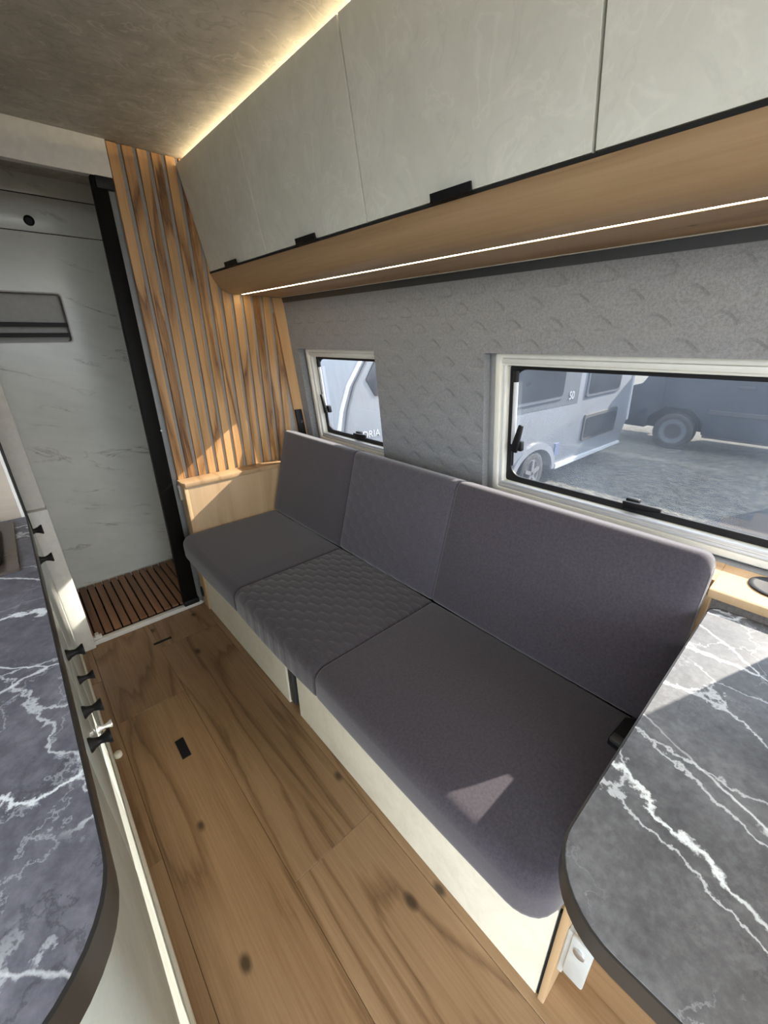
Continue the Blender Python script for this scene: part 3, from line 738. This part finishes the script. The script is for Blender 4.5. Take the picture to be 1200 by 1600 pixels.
# side profile with a swept front, extruded to the width of the body
prof = [(1.935, -.50), (1.93, .55), (1.96, .74), (2.03, .93), (2.16, 1.12), (2.40, 1.40), (2.75, 1.66), (3.2, 1.80), (8.0, 1.84), (8.38, 1.72), (8.42, .66), (8.52, -.14), (8.30, -.50), (5.86, -.52), (5.78, -.28), (5.55, -.14), (5.25, -.10), (4.95, -.14), (4.72, -.28), (4.62, -.50)]
MB().prism(prof, 'y', YC, YC+2.2).build('body', M['cw'], cv, .02, 2)
def strip(name, pts, wd, y, mat, parent):
    mb = MB()
    L = []; R_ = []
    for i, p in enumerate(pts):
        a = Vector(pts[max(0, i-1)]); b = Vector(pts[min(len(pts)-1, i+1)]); d = (b-a).normalized(); nn = Vector((-d.y, d.x))
        L.append(Vector(p)+nn*wd/2); R_.append(Vector(p)-nn*wd/2)
    poly = [(q.x, q.y) for q in L]+[(q.x, q.y) for q in R_[::-1]]
    k = len(pts)
    vs_ = [(q[0], y-.02, q[1]) for q in poly]+[(q[0], y+.005, q[1]) for q in poly]
    m = len(poly); fs = []
    for i in range(k-1):
        j0, j1 = i, i+1; r0, r1 = m-1-i, m-2-i
        fs.append((j0, j1, r1, r0)); fs.append((m+j0, m+r0, m+r1, m+j1))
    for i in range(m): fs.append((i, (i+1) % m, m+(i+1) % m, m+i))
    return mb.add(vs_, fs).build(name, mat, parent)
strip('edge_trim', [(1.945, -.45), (1.945, .55), (1.985, .75), (2.06, .94), (2.19, 1.12), (2.42, 1.385)], .022, YC, M['txt'], cv)
strip('edge_trim', [(2.01, -.45), (2.01, .56), (2.05, .76), (2.12, .94), (2.25, 1.12), (2.47, 1.36)], .016, YC, M['cgrey'], cv)
strip('edge_trim', [(8.40, 1.6), (8.40, .66), (8.50, -.14)], .05, YC, M['txt'], cv)
MB().prism([(2.25, .98), (2.33, 1.10), (2.52, 1.34), (3.15, 1.42), (3.25, .86), (2.35, .84)], 'y', YC-.015, YC+.01).build('front_window', M['cdark'], cv, .01, 2)
MB().prism([(3.6, .42), (6.30, .385), (6.30, 1.22), (3.6, 1.22)], 'y', YC-.006, YC+.01).build('window_band', M['cgrey'], cv)
for (a, b, c_, d_) in ((4.35, 5.80, .49, 1.12), (6.53, 7.80, .44, 1.12), (6.62, 7.90, -.245, .165)):
    w_ = MB().prism(rrect(a, b, c_, d_, .05), 'y', YC-.028, YC+.01).build('window', M['cgrey'] if d_ > 1 else M['tyre'], cv, .006, 1)
    MB().prism(rrect(a+.05, b-.05, c_+.05, d_-.05, .05), 'y', YC-.034, YC-.026).build('pane', M['cdark'], w_)
MB().prism([(5.86, -.545), (8.30, -.545), (8.30, -.50), (5.86, -.46)], 'y', YC-.03, YC+.05).build('skirt', M['txt'], cv, .006, 1)
MB().prism([(1.95, -.545), (4.62, -.545), (4.62, -.47), (1.95, -.47)], 'y', YC-.03, YC+.05).build('skirt', M['txt'], cv, .006, 1)
arc = [(5.25+.56*math.cos(a), -.52+.42*math.sin(a)) for a in [math.pi*i/16 for i in range(17)]]
strip('wheel_arch', arc, .09, YC, M['cw'], cv)
wh = MB().spool([((5.25, YC+.20, -.49), .31), ((5.25, YC+.02, -.49), .31), ((5.25, YC+.0, -.49), .28), ((5.25, YC+.02, -.49), .21)], 32).build('wheel', M['tyre'], cv, smooth=True)
rm = MB().spool([((5.25, YC+.06, -.49), .20), ((5.25, YC+.015, -.49), .20), ((5.25, YC+.03, -.49), .17)], 28)
for i in range(5):
    a = 2*math.pi*i/5+.3; c_, s_ = math.cos(a), math.sin(a)
    q = [(5.25+c_*r-s_*w_, -.49+s_*r+c_*w_) for r, w_ in ((.02, -.03), (.19, -.022), (.19, .022), (.02, .03))]
    rm.prism(q, 'y', YC-.0, YC+.03)
rm.build('rim', M['rim'], wh)
MB().prism([(5.79, -.33), (5.90, -.33), (5.90, -.15), (5.79, -.15)], 'y', YC-.02, YC+.005).build('sticker', plain('blue_sticker', (.08, .10, .18), .5), cv)
MB().box(8.2, 8.3, YC+.6, YC+.8, GZ, -.5).build('corner_steady', M['tyre'], cv)
MB().box(2.4, 2.5, YC+.6, YC+.8, GZ, -.5).build('corner_steady', M['tyre'], cv)
def lettering(text, name, size, pos, parent, extr=.004, mat=None, shear=0, xs=1):
    cu = bpy.data.curves.new(name, 'FONT'); cu.body = text; cu.size = size; cu.extrude = extr; cu.shear = shear
    tmp = bpy.data.objects.new(name+'_tmp', cu); C.objects.link(tmp)
    dg = bpy.context.evaluated_depsgraph_get(); dg.update()
    me = bpy.data.meshes.new_from_object(tmp.evaluated_get(dg)); bpy.data.objects.remove(tmp)
    base = wloc(parent)
    for v in me.vertices:
        x, y, z = v.co; v.co = Vector((pos[0]+x*xs, pos[1]-z, pos[2]+y))-base
    me.materials.clear(); me.materials.append(mat or M['txt'])
    o = bpy.data.objects.new(name, me); C.objects.link(o); o.parent = parent
    return o
lettering('ADRIA', 'lettering', .085, (2.14, YC-.004, .497), cv, xs=1.05)
lettering('50', 'lettering', .16, (5.98, YC-.014, .46), cv)

XS = 9.6
su = thing('panel_van', (XS+1.0, .6, GZ), 'dark blue-grey panel van parked across the gravel behind the caravan', 'van')
prof = [(3.55, -.42), (3.55, .10), (3.40, .28), (2.95, .42), (2.55, 1.15), (2.35, 1.45), (2.0, 1.60), (-3.2, 1.66), (-3.35, 1.5), (-3.4, -.42), (-2.2, -.46), (-2.24, -.2), (-1.95, .0), (-1.5, .0), (-1.2, -.2), (-1.15, -.46), (1.78, -.46), (1.80, -.22), (2.03, .0), (2.45, .0), (2.70, -.22), (2.74, -.44)]
MB().prism(prof, 'x', XS, XS+1.9).build('body', M['suv'], su, .03, 2)
MB().prism([(2.52, .62), (2.28, 1.15), (2.0, 1.36), (1.45, 1.36), (1.45, .62)], 'x', XS-.006, XS+.02).build('side_window', M['cdark'], su, .003, 1)
arc = [(2.24+.46*math.cos(a), -.45+.47*math.sin(a)) for a in [math.pi*i/14 for i in range(15)]]
for y, nm in ((2.24, 'wheel'), (-1.70, 'wheel')):
    wh = MB().spool([((XS+.25, y, GZ+.345), .345), ((XS+.03, y, GZ+.345), .345), ((XS+.01, y, GZ+.345), .30), ((XS+.03, y, GZ+.345), .24)], 30).build('wheel', M['tyre'], su, smooth=True)
    MB().spool([((XS+.06, y, GZ+.345), .235), ((XS+.02, y, GZ+.345), .235), ((XS+.04, y, GZ+.345), .06)], 24).build('rim', M['cgrey'], wh, smooth=True)
for y in (1.30, -.05): MB().box(XS-.03, XS+.01, y-.12, y+.12, .42, .47).build('door_handle', M['tyre'], su, .008, 2)
MB().box(XS-.03, XS+.01, -1.1, 1.75, -.06, .02).build('side_moulding', M['tyre'], su, .008, 1)
for y in (1.42, -.15): MB().box(XS-.004, XS+.01, y-.006, y+.006, -.40, 1.5).build('door_gap', M['gap'], su)
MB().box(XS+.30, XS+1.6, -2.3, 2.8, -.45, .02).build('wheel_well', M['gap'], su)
MB().box(XS-.02, XS+.01, -2.2, 2.62, .565, .615).build('painted_light_streak', M['txt'], su, .004, 1)  # pale stripe painting in the bright streak of light across the window
MB().box(XS+.02, XS+1.8, -1.1, 1.75, -.50, -.44).build('underbody', M['tyre'], su)
